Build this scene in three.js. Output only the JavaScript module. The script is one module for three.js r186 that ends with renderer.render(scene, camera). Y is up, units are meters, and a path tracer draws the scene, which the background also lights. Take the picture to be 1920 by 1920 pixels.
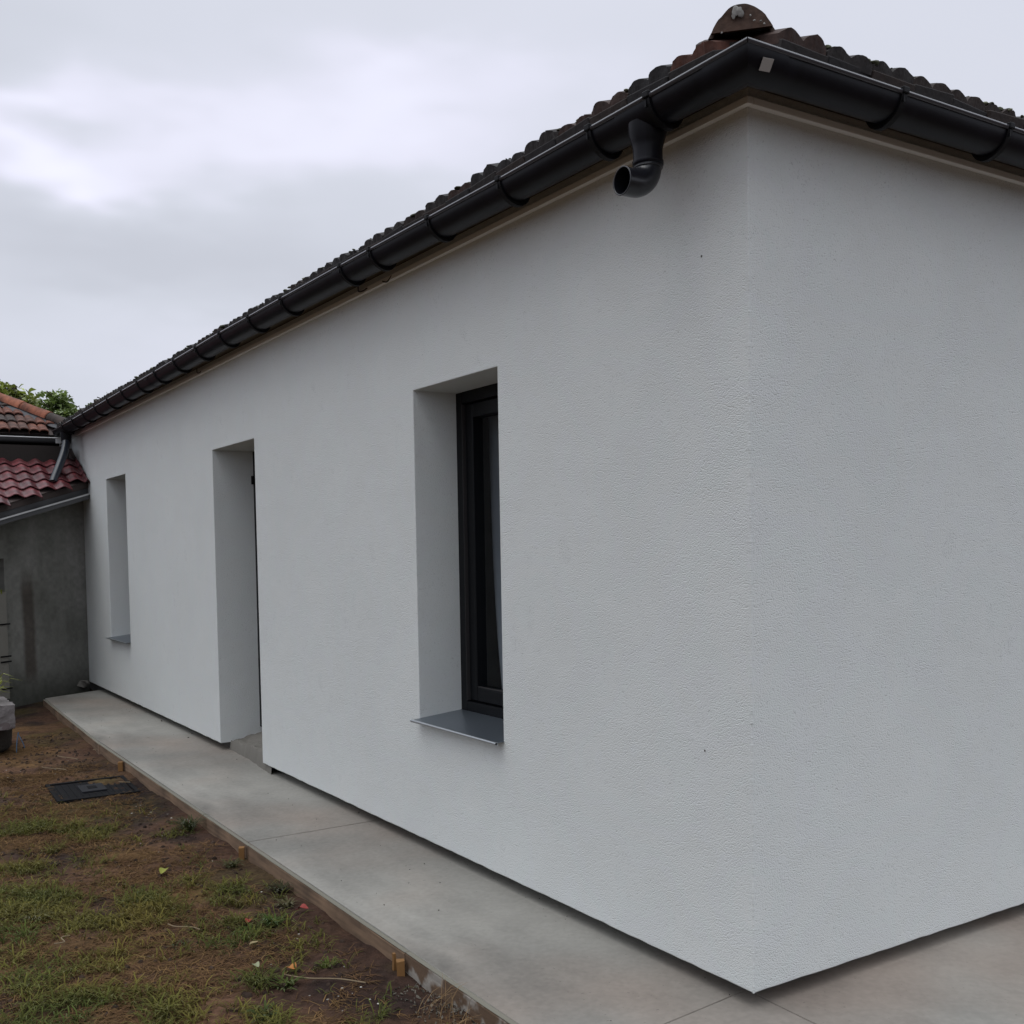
import * as THREE from 'three';
import { mergeGeometries, mergeVertices, toCreasedNormals } from 'three/addons/utils/BufferGeometryUtils.js';
import { RoundedBoxGeometry } from 'three/addons/geometries/RoundedBoxGeometry.js';

// ---------- camera, sky, sun, exposure ----------
const scene = new THREE.Scene();
const camera = new THREE.PerspectiveCamera(51.28, 1, 0.05, 900);
camera.position.set(2.607, 1.552, 2.631);
camera.rotation.set(-0.0436, 1.0014, -0.0168, 'YXZ');
camera.setViewOffset(1920, 1920, 0, -153, 1920, 1920);           // the photograph is cropped off-centre: a vertical lens shift

// seeded noise
let seed = 7;
const rnd = () => { seed = (seed * 1664525 + 1013904223) >>> 0; return seed / 4294967296; };
const rr = (a, b) => a + (b - a) * rnd();
const hash = (x, y, s) => { let h = Math.imul(x | 0, 374761393) ^ Math.imul(y | 0, 668265263) ^ Math.imul(s | 0, 1442695041); h = Math.imul(h ^ (h >>> 13), 1274126177); return ((h ^ (h >>> 16)) >>> 0) / 4294967296; };
function vnoise(x, y, p = 0, s = 0) {                              // value noise, period p (0 = none)
  const xi = Math.floor(x), yi = Math.floor(y), fx = x - xi, fy = y - yi, u = fx * fx * (3 - 2 * fx), v = fy * fy * (3 - 2 * fy);
  const w = (a) => (p ? ((a % p) + p) % p : a), a = w(xi), b = w(xi + 1), c = w(yi), d = w(yi + 1);
  const n0 = hash(a, c, s), n1 = hash(b, c, s), n2 = hash(a, d, s), n3 = hash(b, d, s);
  return n0 + (n1 - n0) * u + (n2 - n0) * v + (n0 - n1 - n2 + n3) * u * v;
}
function fbm(x, y, p, oct = 4, s = 0, gain = 0.5) {
  let sum = 0, a = 1, t = 0, f = 1;
  for (let i = 0; i < oct; i++) { sum += a * vnoise(x * f, y * f, p ? p * f : 0, s + i); t += a; a *= gain; f *= 2; }
  return sum / t;
}
const clamp = (x, a = 0, b = 1) => Math.min(b, Math.max(a, x)), sstep = (a, b, x) => { const t = clamp((x - a) / (b - a)); return t * t * (3 - 2 * t); }, mix = (a, b, t) => a + (b - a) * t;

{ // overcast sky
  const W = 2048, H = 1024, d = new Float32Array(W * H * 4);
  const blobs = [ // azimuth, elevation, widths (degrees), strength: thin places in the cloud layer
    [-169, 19.3, 5, 1.7, .24], [-165.5, 17.9, 4, 1.2, .14], [-160, 20.4, 7, 1.6, .12], [-154, 22.8, 6, 2.2, .13], [-149, 21, 8, 2, .05],
    [-165, 14.4, 14, 2.8, -.085], [-150, 17.5, 9, 1.8, -.02], [-170, 23.6, 5, 2, -.02], [-162, 9.6, 9, 1.2, .06], [-168, 11.5, 5, 1, .03],
  ];
  for (let r = 0; r < H; r++) for (let c = 0; c < W; c++) {
    const el = ((r + .5) / H - .5) * Math.PI, az = ((c + .5) / W - .5) * 2 * Math.PI, y = Math.sin(el);
    const x = Math.cos(az) * Math.cos(el), z = Math.sin(az) * Math.cos(el), k = 1 / (Math.max(y, 0) + .22);
    let n = fbm(x * k * 1.3 + 11, z * k * 1.3 + 5, 0, 5, 3), m = fbm(x * k * .5 + 3, z * k * .5 + 9, 0, 3, 8);
    let L = .745 + .10 * (n - .5) + .08 * (m - .5) + 1.05 * sstep(.42, .95, y);   // brighter overhead, as an overcast sky is
    const azd = az * 180 / Math.PI, eld = el * 180 / Math.PI;
    for (const [a, e, wa, we, s] of blobs) {
      const jx = (azd - a + 12 * (fbm(azd * .12, eld * .3, 0, 4, 15) - .5)) / wa, jy = (eld - e + 5 * (fbm(azd * .16, eld * .5, 0, 4, 5) - .5)) / we, q = jx * jx + jy * jy;
      if (q < 12) L += s * Math.exp(-q);
    }
    const t = sstep(.72, .92, L), i = (r * W + c) * 4;              // thin cloud goes faintly violet white
    const up = sstep(.4, .7, y); let R = L * mix(mix(.955, .975, t), .955, up), G = L * mix(mix(.998, .985, t), 1.0, up), B = L * mix(mix(1.125, 1.15, t), 1.07, up);
    if (y < 0) { const g = sstep(0, -.06, y); R = mix(R, .10, g); G = mix(G, .095, g); B = mix(B, .08, g); }
    d[i] = R; d[i + 1] = G; d[i + 2] = B; d[i + 3] = 1;
  }
  const sky = new THREE.DataTexture(d, W, H, THREE.RGBAFormat, THREE.FloatType);
  sky.mapping = THREE.EquirectangularReflectionMapping; sky.magFilter = sky.minFilter = THREE.LinearFilter; sky.needsUpdate = true;
  scene.background = sky; scene.environment = sky;
}
const sun = new THREE.DirectionalLight(new THREE.Color(1, .96, .9), 0.6);
sun.position.set(1.5, 24, 8); sun.castShadow = true; sun.shadow.radius = 70;
sun.shadow.mapSize.set(2048, 2048);
Object.assign(sun.shadow.camera, { left: -20, right: 20, top: 20, bottom: -20, near: 1, far: 80 });
scene.add(sun);
const EXPOSURE = 0.93;

// ---------- helpers ----------
const taken = new Map();
function numbered(n) { const k = taken.get(n) ?? 0; taken.set(n, k + 1); return k ? n + '_' + String(k).padStart(3, '0') : n; }
function tag(o, label, category, group, kind) { if (label) o.userData.label = label; if (category) o.userData.category = category; if (group) o.userData.group = group; if (kind) o.userData.kind = kind; return o; }
function thing(name, label, category, pos = [0, 0, 0], group) { const o = new THREE.Group(); o.name = numbered(name); o.position.set(...pos); scene.add(o); return tag(o, label, category, group); }
function shad(m) { m.castShadow = m.receiveShadow = true; return m; }
function part(name, geo, mat, parent = scene) { const m = shad(new THREE.Mesh(geo, mat)); m.name = parent === scene ? numbered(name) : name; parent.add(m); return m; }
const V = (x, y, z) => new THREE.Vector3(x, y, z);
function boxUV(g) {                                                 // uv in metres from the dominant axis of each face
  if (g.index) g = g.toNonIndexed();
  const p = g.attributes.position, uv = new Float32Array(p.count * 2);
  for (let i = 0; i < p.count; i += 3) {
    const a = V().fromBufferAttribute(p, i), b = V().fromBufferAttribute(p, i + 1), c = V().fromBufferAttribute(p, i + 2);
    const n = b.clone().sub(a).cross(c.clone().sub(a)), ax = Math.abs(n.x), ay = Math.abs(n.y), az = Math.abs(n.z);
    [a, b, c].forEach((v, k) => { const [s, t] = ay >= ax && ay >= az ? [v.x, v.z] : ax >= az ? [v.z, v.y] : [v.x, v.y]; uv[(i + k) * 2] = s; uv[(i + k) * 2 + 1] = t; });
  }
  g.setAttribute('uv', new THREE.BufferAttribute(uv, 2));
  return g;
}
const box = (x0, x1, y0, y1, z0, z1) => { const g = new THREE.BoxGeometry(x1 - x0, y1 - y0, z1 - z0); g.translate((x0 + x1) / 2, (y0 + y1) / 2, (z0 + z1) / 2); return boxUV(g); };
const rbox = (x0, x1, y0, y1, z0, z1, r = .004) => { const g = new RoundedBoxGeometry(x1 - x0, y1 - y0, z1 - z0, 2, Math.min(r, (x1 - x0) / 2.01, (y1 - y0) / 2.01, (z1 - z0) / 2.01)); g.translate((x0 + x1) / 2, (y0 + y1) / 2, (z0 + z1) / 2); return boxUV(g); };
const merge = (list) => mergeGeometries(list.map((g) => { const h = g.index ? g.toNonIndexed() : g; for (const k of Object.keys(h.attributes)) if (!['position', 'normal', 'uv'].includes(k)) h.deleteAttribute(k); return h; }));
const tube = (pts, r, seg = 24, rad = 8, closed = false) => new THREE.TubeGeometry(new THREE.CatmullRomCurve3(pts.map((p) => V(...p)), closed), seg, r, rad, closed);
function soup(tris, uvs) { const g = new THREE.BufferGeometry(); g.setAttribute('position', new THREE.Float32BufferAttribute(tris, 3)); if (uvs) g.setAttribute('uv', new THREE.Float32BufferAttribute(uvs, 2)); g.computeVertexNormals(); return uvs ? g : boxUV(g); }
// grid of points [rows][cols] -> geometry (smooth)
function gridGeo(P, uvf) {
  const R = P.length, C = P[0].length, pos = [], uv = [], idx = [];
  P.forEach((row, r) => row.forEach((p, c) => { pos.push(...p); uv.push(...(uvf ? uvf(p, r, c) : [p[0], p[2]])); }));
  for (let r = 0; r < R - 1; r++) for (let c = 0; c < C - 1; c++) { const a = r * C + c, b = a + 1, d = a + C, e = d + 1; idx.push(a, b, d, b, e, d); }
  const g = new THREE.BufferGeometry(); g.setAttribute('position', new THREE.Float32BufferAttribute(pos, 3)); g.setAttribute('uv', new THREE.Float32BufferAttribute(uv, 2)); g.setIndex(idx); g.computeVertexNormals(); return g;
}
function roughen(g, amp, f = 20, s = 0) {                           // welded random displacement along position noise
  g = mergeVertices(new THREE.BufferGeometry().copy(g).deleteAttribute('normal').deleteAttribute('uv'), 1e-4);
  const p = g.attributes.position;
  for (let i = 0; i < p.count; i++) { const x = p.getX(i), y = p.getY(i), z = p.getZ(i), n = (k) => (vnoise(x * f + k * 17, (y * 1.3 + z * .9) * f + k * 5, 0, s + k) + vnoise((z - y) * f + k * 3, x * f * .7, 0, s + 9 + k) - 1) * amp; p.setXYZ(i, x + n(1), y + n(2), z + n(3)); }
  g = g.toNonIndexed(); g.computeVertexNormals(); return boxUV(toCreasedNormals(g, .9));
}

// ---------- textures ----------
function tex(size, metres, fn, srgb = true) {                       // fn(u, v) in 0..1 -> [r,g,b] 0..1 or a number
  const d = new Uint8Array(size * size * 4);
  for (let y = 0; y < size; y++) for (let x = 0; x < size; x++) {
    const v = fn(x / size, y / size), i = (y * size + x) * 4, c = typeof v === 'number' ? [v, v, v] : v;
    for (let k = 0; k < 3; k++) d[i + k] = clamp(srgb ? (c[k] <= .0031308 ? c[k] * 12.92 : 1.055 * Math.pow(Math.max(c[k], 0), 1 / 2.4) - .055) : c[k]) * 255;
    d[i + 3] = 255;
  }
  const t = new THREE.DataTexture(d, size, size); t.wrapS = t.wrapT = THREE.RepeatWrapping; t.magFilter = THREE.LinearFilter; t.minFilter = THREE.LinearMipmapLinearFilter; t.generateMipmaps = true;
  if (srgb) t.colorSpace = THREE.SRGBColorSpace;
  t.repeat.set(1 / metres, 1 / metres); t.needsUpdate = true; return t;
}
const rgbmix = (a, b, t) => [mix(a[0], b[0], t), mix(a[1], b[1], t), mix(a[2], b[2], t)];
const STUCCO = 1.9;
const SN = 2048, GR = 390, stuccoField = new Float32Array(SN * SN); // sprayed render: a skin of irregular grains with pits between them
{
  const px = new Float32Array(GR * GR), py = new Float32Array(GR * GR), pr = new Float32Array(GR * GR);
  for (let i = 0; i < GR * GR; i++) { px[i] = rnd(); py[i] = rnd(); pr[i] = .55 + .6 * rnd(); }
  for (let y = 0; y < SN; y++) for (let x = 0; x < SN; x++) {
    const u = x / SN * GR, v = y / SN * GR, ci = Math.floor(u), cj = Math.floor(v); let f1 = 9;
    for (let j = -1; j <= 1; j++) for (let i = -1; i <= 1; i++) { const k = ((cj + j + GR) % GR) * GR + ((ci + i + GR) % GR), dx = ci + i + px[k] - u, dy = cj + j + py[k] - v, d = (dx * dx + dy * dy) / (pr[k] * pr[k]); if (d < f1) f1 = d; }
    stuccoField[y * SN + x] = 1 - Math.min(1.3, Math.sqrt(f1)) / 1.3;
  }
}
const stuccoBig = (u, v) => fbm(u * 14, v * 14, 14, 4, 31);
const stuccoH = (u, v) => { const f = stuccoField[Math.round(v * SN) * SN + Math.round(u * SN)], big = stuccoBig(u, v); return clamp(.2 + f * (.35 + .8 * big) + .3 * (big - .5)); };
const stuccoBump = tex(2048, STUCCO, stuccoH, false);
const stuccoColor = tex(2048, STUCCO, (u, v) => { const h = stuccoH(u, v), k = .69 * (1 - .26 * sstep(.40, .22, h)) * (1 + .06 * (fbm(u * 3, v * 3, 3, 4, 40) - .5)); return [k * .966, k, k * .982]; });
const concreteColor = tex(1024, 3.1, (u, v) => {
  const a = fbm(u * 4, v * 4, 4, 5, 50), st = fbm(u * 6, v * 26, 0, 4, 51), f = fbm(u * 180, v * 180, 180, 2, 52), pk = fbm(u * 3, v * 3, 3, 3, 55);
  const stw = Math.min(1, 4 * Math.min(u, 1 - u)) * Math.min(1, 4 * Math.min(v, 1 - v));
  let k = .232 * (1 + 1.0 * (a - .5) + .75 * (st - .5) * stw + .20 * (f - .5));
  const c = rgbmix([k * 1.02, k * .985, k * .89], [k * 1.10, k * .93, k * .79], sstep(.40, .66, pk));
  return vnoise(u * 300, v * 300, 300, 77) > .975 ? c.map((x) => x * .55) : c;
});
const concreteBump = tex(1024, 3.1, (u, v) => clamp(.5 + .5 * (fbm(u * 120, v * 120, 120, 3, 60) - .5) + .5 * (fbm(u * 10, v * 34, 0, 3, 61) - .5)), false);
const soilColor = tex(2048, 5.3, (u, v) => {
  const a = fbm(u * 5, v * 5, 5, 4, 70), b = fbm(u * 17, v * 17, 17, 4, 71), f = fbm(u * 220, v * 220, 220, 3, 72), m = fbm(u * 40, v * 40, 40, 3, 73);
  let c = rgbmix([.038, .025, .021], [.098, .054, .034], sstep(.38, .62, .6 * a + .4 * b));
  c = rgbmix(c, [.070, .056, .022], .55 * sstep(.5, .68, fbm(u * 11, v * 11, 11, 4, 75)));
  const k = 1 + .9 * (f - .5) + .5 * (m - .5);
  return c.map((x) => x * k);
});
const soilBump = tex(1024, 1.3, (u, v) => clamp(.5 + .7 * (fbm(u * 24, v * 24, 24, 5, 80, .6) - .5)), false);
const woodColor = tex(512, 1.2, (u, v) => { const g = fbm(u * 5, v * 90, 0, 4, 90), b = fbm(u * 7, v * 7, 7, 4, 91); return rgbmix([.11, .07, .044], [.235, .152, .093], clamp(.5 + 1.2 * (g - .5) + .9 * (b - .5))).map((x) => x * (.75 + .5 * b)); });
const dirtyWood = tex(512, 1.2, (u, v) => { const b = fbm(u * 9, v * 9, 9, 5, 95), g = fbm(u * 5, v * 90, 0, 3, 90); return rgbmix([.12, .075, .045], [.30, .275, .24], sstep(.44, .54, b)).map((x) => x * (.8 + .4 * g)); });
const wallGreyColor = tex(1024, 2.6, (u, v) => { // damp cement render; v = height / 2.6
  const a = fbm(u * 5, v * 4, 0, 5, 100), f = fbm(u * 60, v * 60, 60, 3, 101), s = fbm(u * 20, v * 2.2, 0, 4, 102);
  let c = rgbmix([.135, .135, .118], [.30, .295, .275], clamp(.5 + 1.5 * (a - .5) + .5 * (s - .5)));
  c = rgbmix(c, [.045, .048, .036], .8 * sstep(.24 + .2 * (s - .5), .03, v));
  const du = Math.abs(u - .325 - .02 * (fbm(v * 7, 3, 0, 2, 103) - .5)); c = rgbmix(c, [.055, .04, .031], .75 * sstep(.042, .018, du) * sstep(.66, .52, v) * sstep(.1, .2, v));
  return c.map((x) => x * (.8 + .4 * f));
});
const clayTex = tex(512, .9, (u, v) => { const a = fbm(u * 9, v * 9, 9, 5, 110), b = fbm(u * 60, v * 60, 60, 2, 111); return clamp(.62 + 1.0 * (a - .5) + .35 * (b - .5)); });
const pitBump = tex(512, .6, (u, v) => fbm(u * 40, v * 40, 40, 4, 115), false);
const smear = tex(512, 1.1, (u, v) => clamp(.45 + .9 * (fbm(u * 6, v * 6, 6, 5, 120) - .5)), false);

const gutterDust = tex(512, 1.3, (u, v) => { const a = fbm(u * 7, v * 7, 7, 5, 130), d = fbm(u * 30, v * 4, 0, 3, 131); return clamp(.42 + .8 * (a - .5) + .5 * Math.max(0, d - .55)); });
const std = (o) => new THREE.MeshStandardMaterial(o);
const lin = (r, g, b) => new THREE.Color().setRGB(r, g, b);
const M = {
  stucco: std({ name: 'stucco', map: stuccoColor, bumpMap: stuccoBump, bumpScale: .0035, roughness: .95 }),
  trim: std({ name: 'trim', color: lin(.80, .80, .78), roughness: .7, bumpMap: pitBump, bumpScale: .0006 }),
  soffit: std({ name: 'soffit', color: lin(.16, .145, .12), roughness: .9 }),
  plinth: std({ name: 'plinth', color: lin(.10, .095, .085), roughness: .95, bumpMap: concreteBump, bumpScale: .004 }),
  gutter: new THREE.MeshPhysicalMaterial({ specularIntensity: .3, name: 'gutter', map: gutterDust, color: lin(.012, .012, .019), roughness: .42, clearcoat: .06, clearcoatRoughness: .3, bumpMap: smear, bumpScale: .0004 }),
  gutterRim: std({ name: 'gutter rim', color: lin(.06, .06, .07), roughness: .22, metalness: .2 }),
  bracket: new THREE.MeshPhysicalMaterial({ specularIntensity: .4, name: 'bracket', color: lin(.004, .004, .005), roughness: .6 }),
  pipeGrey: std({ name: 'grey pipe', color: lin(.018, .024, .033), roughness: .3 }),
  frame: new THREE.MeshPhysicalMaterial({ specularIntensity: .35, name: 'anthracite frame', color: lin(.004, .0046, .006), roughness: .45 }),
  gasket: std({ name: 'gasket', color: lin(.028, .026, .027), roughness: .6 }),
  glass: new THREE.MeshPhysicalMaterial({ name: 'glass', color: lin(.9, .93, .95), transmission: 1, roughness: .01, thickness: 0, ior: 1.5, specularIntensity: .5 }),
  curtain: new THREE.MeshPhysicalMaterial({ name: 'curtain', color: lin(.36, .39, .43), roughness: 1, transmission: .25, thickness: 0, side: THREE.DoubleSide }),
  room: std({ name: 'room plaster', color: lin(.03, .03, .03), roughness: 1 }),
  zinc: std({ name: 'zinc', color: lin(.155, .18, .21), metalness: .7, roughness: .34, bumpMap: smear, bumpScale: .0008 }),
  zincRim: std({ name: 'zinc rim', color: lin(.5, .53, .55), metalness: .85, roughness: .32 }),
  concrete: std({ name: 'concrete', map: concreteColor, bumpMap: concreteBump, bumpScale: .003, roughness: .72 }),
  roughCement: std({ name: 'rough cement', color: lin(.17, .16, .14), bumpMap: soilBump, bumpScale: .012, roughness: 1 }),
  soil: new THREE.MeshPhysicalMaterial({ specularIntensity: .3, name: 'soil', map: soilColor, bumpMap: soilBump, bumpScale: .03, roughness: 1 }),
  plank: std({ name: 'formwork wood', map: woodColor, bumpMap: pitBump, bumpScale: .001, roughness: .9 }),
  plankDirty: std({ name: 'cement stained wood', map: dirtyWood, bumpMap: pitBump, bumpScale: .002, roughness: .95 }),
  plankTop: std({ name: 'weathered edge', color: lin(.19, .18, .145), bumpMap: pitBump, bumpScale: .001, roughness: .95 }),
  peg: std({ name: 'yellow pine', color: lin(.21, .105, .032), roughness: .85, bumpMap: pitBump, bumpScale: .001 }),
  iron: new THREE.MeshPhysicalMaterial({ specularIntensity: .25, name: 'cast cover', color: lin(.006, .006, .0072), roughness: .7, bumpMap: pitBump, bumpScale: .001 }),
  ironGrey: new THREE.MeshPhysicalMaterial({ specularIntensity: .35, name: 'cover plate', color: lin(.017, .0175, .021), roughness: .6 }),
  greyWall: std({ name: 'cement render', map: wallGreyColor, bumpMap: soilBump, bumpScale: .006, roughness: 1 }),
  darkBoard: std({ name: 'dark board', color: lin(.016, .012, .010), roughness: .9 }),
  brownBoard: std({ name: 'brown board', color: lin(.055, .040, .036), roughness: .8 }),
  zincGutter: std({ name: 'aged zinc gutter', color: lin(.10, .10, .105), metalness: .35, roughness: .5 }),
  paleRim: std({ name: 'pale rim', color: lin(.55, .55, .55), roughness: .4 }),
  mortar: std({ name: 'mortar', color: lin(.27, .265, .25), roughness: 1, bumpMap: soilBump, bumpScale: .01 }),
  moss: std({ name: 'lichen', color: lin(.21, .22, .15), roughness: 1 }),
  mossDark: std({ name: 'dark moss', color: lin(.05, .055, .03), roughness: 1 }),
  sticker: std({ name: 'sticker', color: lin(.33, .31, .29), roughness: .7 }),
};
const clay = (r, g, b, rough = .8) => std({ name: 'clay', color: lin(r, g, b), map: clayTex, bumpMap: pitBump, bumpScale: .002, roughness: rough });
const oldClay = [clay(.027, .021, .020), clay(.021, .018, .019), clay(.038, .024, .019), clay(.040, .038, .034), clay(.12, .042, .025), clay(.060, .030, .022)];
const warmClay = [clay(.235, .088, .056), clay(.15, .072, .052), clay(.25, .115, .078), clay(.10, .066, .054), clay(.26, .19, .15), clay(.07, .048, .04)];
const redClay = [clay(.165, .030, .036, .38), clay(.135, .025, .031, .34), clay(.20, .042, .048, .42), clay(.13, .026, .031, .45)];

// ---------- ground ----------
const SLAB = -.06;
const soilY = (x, z) => {
  const far = sstep(6, 14, Math.hypot(x + 3, z - 2));
  let y = -.148 + .05 * (fbm(x * 1.1 + 40, z * 1.1 + 40, 0, 3, 5) - .5) + .035 * (fbm(x * 5 + 40, z * 5 + 40, 0, 3, 6) - .5) * (1 - far);
  y += .014 * (fbm(x * 19 + 90, z * 19 + 30, 0, 2, 9) - .5) * (1 - far);
  y += .03 * sstep(1.0, .79, z) * (fbm(x * 2.3 + 5, 7, 0, 2, 4) - .35);
  return Math.min(y, -.10);
};
{
  const xs = [], zs = [];
  for (const [a, b, s] of [[-300, -60, 40], [-60, -14, 4], [-14, -7, .12], [-7, .6, .05], [.6, 4, .2], [4, 20, 2], [20, 300, 40]]) for (let x = a; x < b - 1e-6; x += s) xs.push(x);
  xs.push(300);
  for (const [a, b, s] of [[-300, -40, 40], [-40, -1, 3], [-1, .7, .2], [.7, 2.7, .05], [2.7, 5, .15], [5, 20, 1.5], [20, 300, 40]]) for (let z = a; z < b - 1e-6; z += s) zs.push(z);
  zs.push(300);
  const P = zs.map((z) => xs.map((x) => [x, soilY(x, z), z]));
  const g = gridGeo(P.reverse()), col = []; M.soil.vertexColors = true;
  for (const row of P) for (const [x, , z] of row) { // damp dark earth along the path, ochre dead moss farther out
    const n = fbm(x * 1.7 + 20, z * 1.7 + 20, 0, 4, 66), wet = sstep(1.25, .82, z + .5 * (n - .5)) * .55 + .35 * sstep(.45, .3, n), moss = sstep(.46, .6, fbm(x * 2.3 + 50, z * 2.3, 0, 4, 67)) * (1 - wet);
    col.push(mix(1, .5, wet) * mix(1, 1.25, moss), mix(1, .5, wet) * mix(1, 1.3, moss), mix(1, .56, wet) * mix(1, .95, moss));
  }
  g.setAttribute('color', new THREE.Float32BufferAttribute(col, 3));
  part('ground', g, M.soil).userData.kind = 'structure';
}

// ---------- concrete path: slabs with narrow joints ----------
{
  const path = new THREE.Group(); path.name = 'concrete_path'; path.userData.kind = 'structure'; scene.add(path);
  const poly = (pts) => { // pts in (x, z), rounded edges
    const s = new THREE.Shape(pts.map(([x, z]) => new THREE.Vector2(x, -z)));
    const g = new THREE.ExtrudeGeometry(s, { depth: .10, bevelEnabled: true, bevelThickness: .004, bevelSize: .004, bevelOffset: -.004, bevelSegments: 2 });
    g.rotateX(-Math.PI / 2); g.translate(0, SLAB - .104, 0); return boxUV(g);
  };
  const wav = (x, i) => .0025 * Math.sin(x * 9 + i);
  part('concrete_slab', poly([[-10.75, -.2], [-10.3, .632], [-9, .675], [-7.4, .715], [-3.142, .7205], [-3.147, -.2]]), M.concrete, path);
  part('concrete_slab', poly([[-3.1305, .7205], [-1.2, .719], [-.09, .7205], [-.093, .4], [-.13, .02], [-.15, -.2], [-3.1345, -.2]]), M.concrete, path);
  part('concrete_slab', poly([[-.086, .7205], [1.55, .7205], [1.55, -.093], [.26, -.092], [.004, -.098], [-.142, -.105], [-.126, .02], [-.089, .4]]), M.concrete, path);
  part('concrete_slab', poly([[1.55, -.098], [1.55, -6], [-.3, -6], [-.3, -.11], [-.142, -.11], [.004, -.103], [.26, -.097]]), M.concrete, path);
}
// formwork boards left along the path edge
function plank(label, x0, x1, z0, z1, top, mat, lean = 0, rise = 0) {
  const t = thing('formwork_plank', label, 'plank', [x0, top, z0], 'formwork planks along the path');
  t.rotation.y = -Math.atan2(z1 - z0, x1 - x0);
  const L = Math.hypot(x1 - x0, z1 - z0), n = Math.max(8, Math.round(L / .12)), sh = new THREE.Shape();
  sh.moveTo(0, -.16); for (let i = 0; i <= n; i++) sh.lineTo(i / n * L, -.002 * rnd() - .003);
  sh.lineTo(L, -.16);
  const g = new THREE.ExtrudeGeometry(sh, { depth: .022, bevelEnabled: true, bevelThickness: .002, bevelSize: .002, bevelOffset: -.002, bevelSegments: 1, curveSegments: 1 });
  g.rotateX(lean); part('board', boxUV(g), mat, t);
  // weathered top edge with dried cement on it
  const P = [0, 1].map((r) => [...Array(n + 1)].map((_, i) => [i / n * L, .0012 + .0012 * rnd(), r ? .001 : .0225 + .002 * rnd()]));
  part('top_edge', gridGeo(P.reverse()), M.plankTop, t);
  return t;
}
plank('weathered brown board edging the path beside the drain cover', -10.28, -6.9, .634, .722, SLAB - .012, M.plank);
plank('damp brown board in the middle of the path edge with grass against it', -6.88, -3.08, .722, .722, SLAB - .008, M.plank, .02);
plank('long bare brown board edging the path between the two nearer pegs', -3.07, -1.185, .722, .721, SLAB - .006, M.plank);
plank('nearest board at the path edge, smeared with pale cement', -1.178, 1.6, .721, .721, SLAB - .004, M.plankDirty);
function peg(label, x, z, top, w, tilt) {
  const t = thing('wooden_peg', label, 'peg', [x, top, z], 'pegs holding the formwork planks');
  const g = new THREE.CylinderGeometry(w * .62, w * .55, .22, 4); g.rotateY(.4); g.translate(0, -.11, 0); g.rotateZ(tilt);
  part('stake', roughen(g, .004, 40, 3), M.peg, t); return t;
}
peg('yellow split wooden peg at the joint of the nearest planks', -1.165, .772, -.085, .036, .03);
const thinPeg = thing('wooden_peg', 'slim yellow splinter of wood beside the nearest peg', 'peg', [-1.215, -.08, .776], 'pegs holding the formwork planks');
part('stake', roughen(new THREE.BoxGeometry(.014, .2, .012, 1, 6, 1).translate(0, -.09, 0), .003, 40, 5), M.peg, thinPeg);
peg('broken brown peg among grass where two planks meet', -3.10, .772, -.075, .034, -.06);
peg('small square orange peg behind the drain cover', -5.985, .772, -.068, .04, .0);

// ---------- the white house ----------
const house = thing('white_house', 'long low house with new white roughcast walls and dark gutters', 'house');
const D = .36, HT = 3.07;
function wallShape(x0, x1, holes, jag) { // outline in (s, y); openings that touch the ground are notches
  const sh = new THREE.Shape(); sh.moveTo(x0, HT); sh.lineTo(x0, 0);
  for (let x = x0 + .06; x < x1 - .03; x += .06) {
    const nt = jag.find((j) => x + .06 > j[0] && x < j[1]);
    if (nt) { sh.lineTo(nt[0], 0); sh.lineTo(nt[0], nt[2]); sh.lineTo(nt[1], nt[2]); sh.lineTo(nt[1], 0); x = nt[1]; continue; }
    sh.lineTo(x, .0035 * (rnd() - .5));
  }
  sh.lineTo(x1, 0); sh.lineTo(x1, HT); sh.lineTo(x0, HT);
  for (const [a, b, c, d] of holes) { const h = new THREE.Path(); h.moveTo(a, c); h.lineTo(b, c); h.lineTo(b, d); h.lineTo(a, d); h.lineTo(a, c); sh.holes.push(h); }
  return sh;
}
const W1 = [-2.44, -1.598, .64, 2.385], W2 = [-9.82, -8.91, .618, 2.378], DR = [-5.937, -4.935, 2.37];
const wallOpt = { depth: D - .008, bevelEnabled: true, bevelThickness: .004, bevelSize: .004, bevelOffset: -.004, bevelSegments: 2, curveSegments: 1 };
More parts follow.
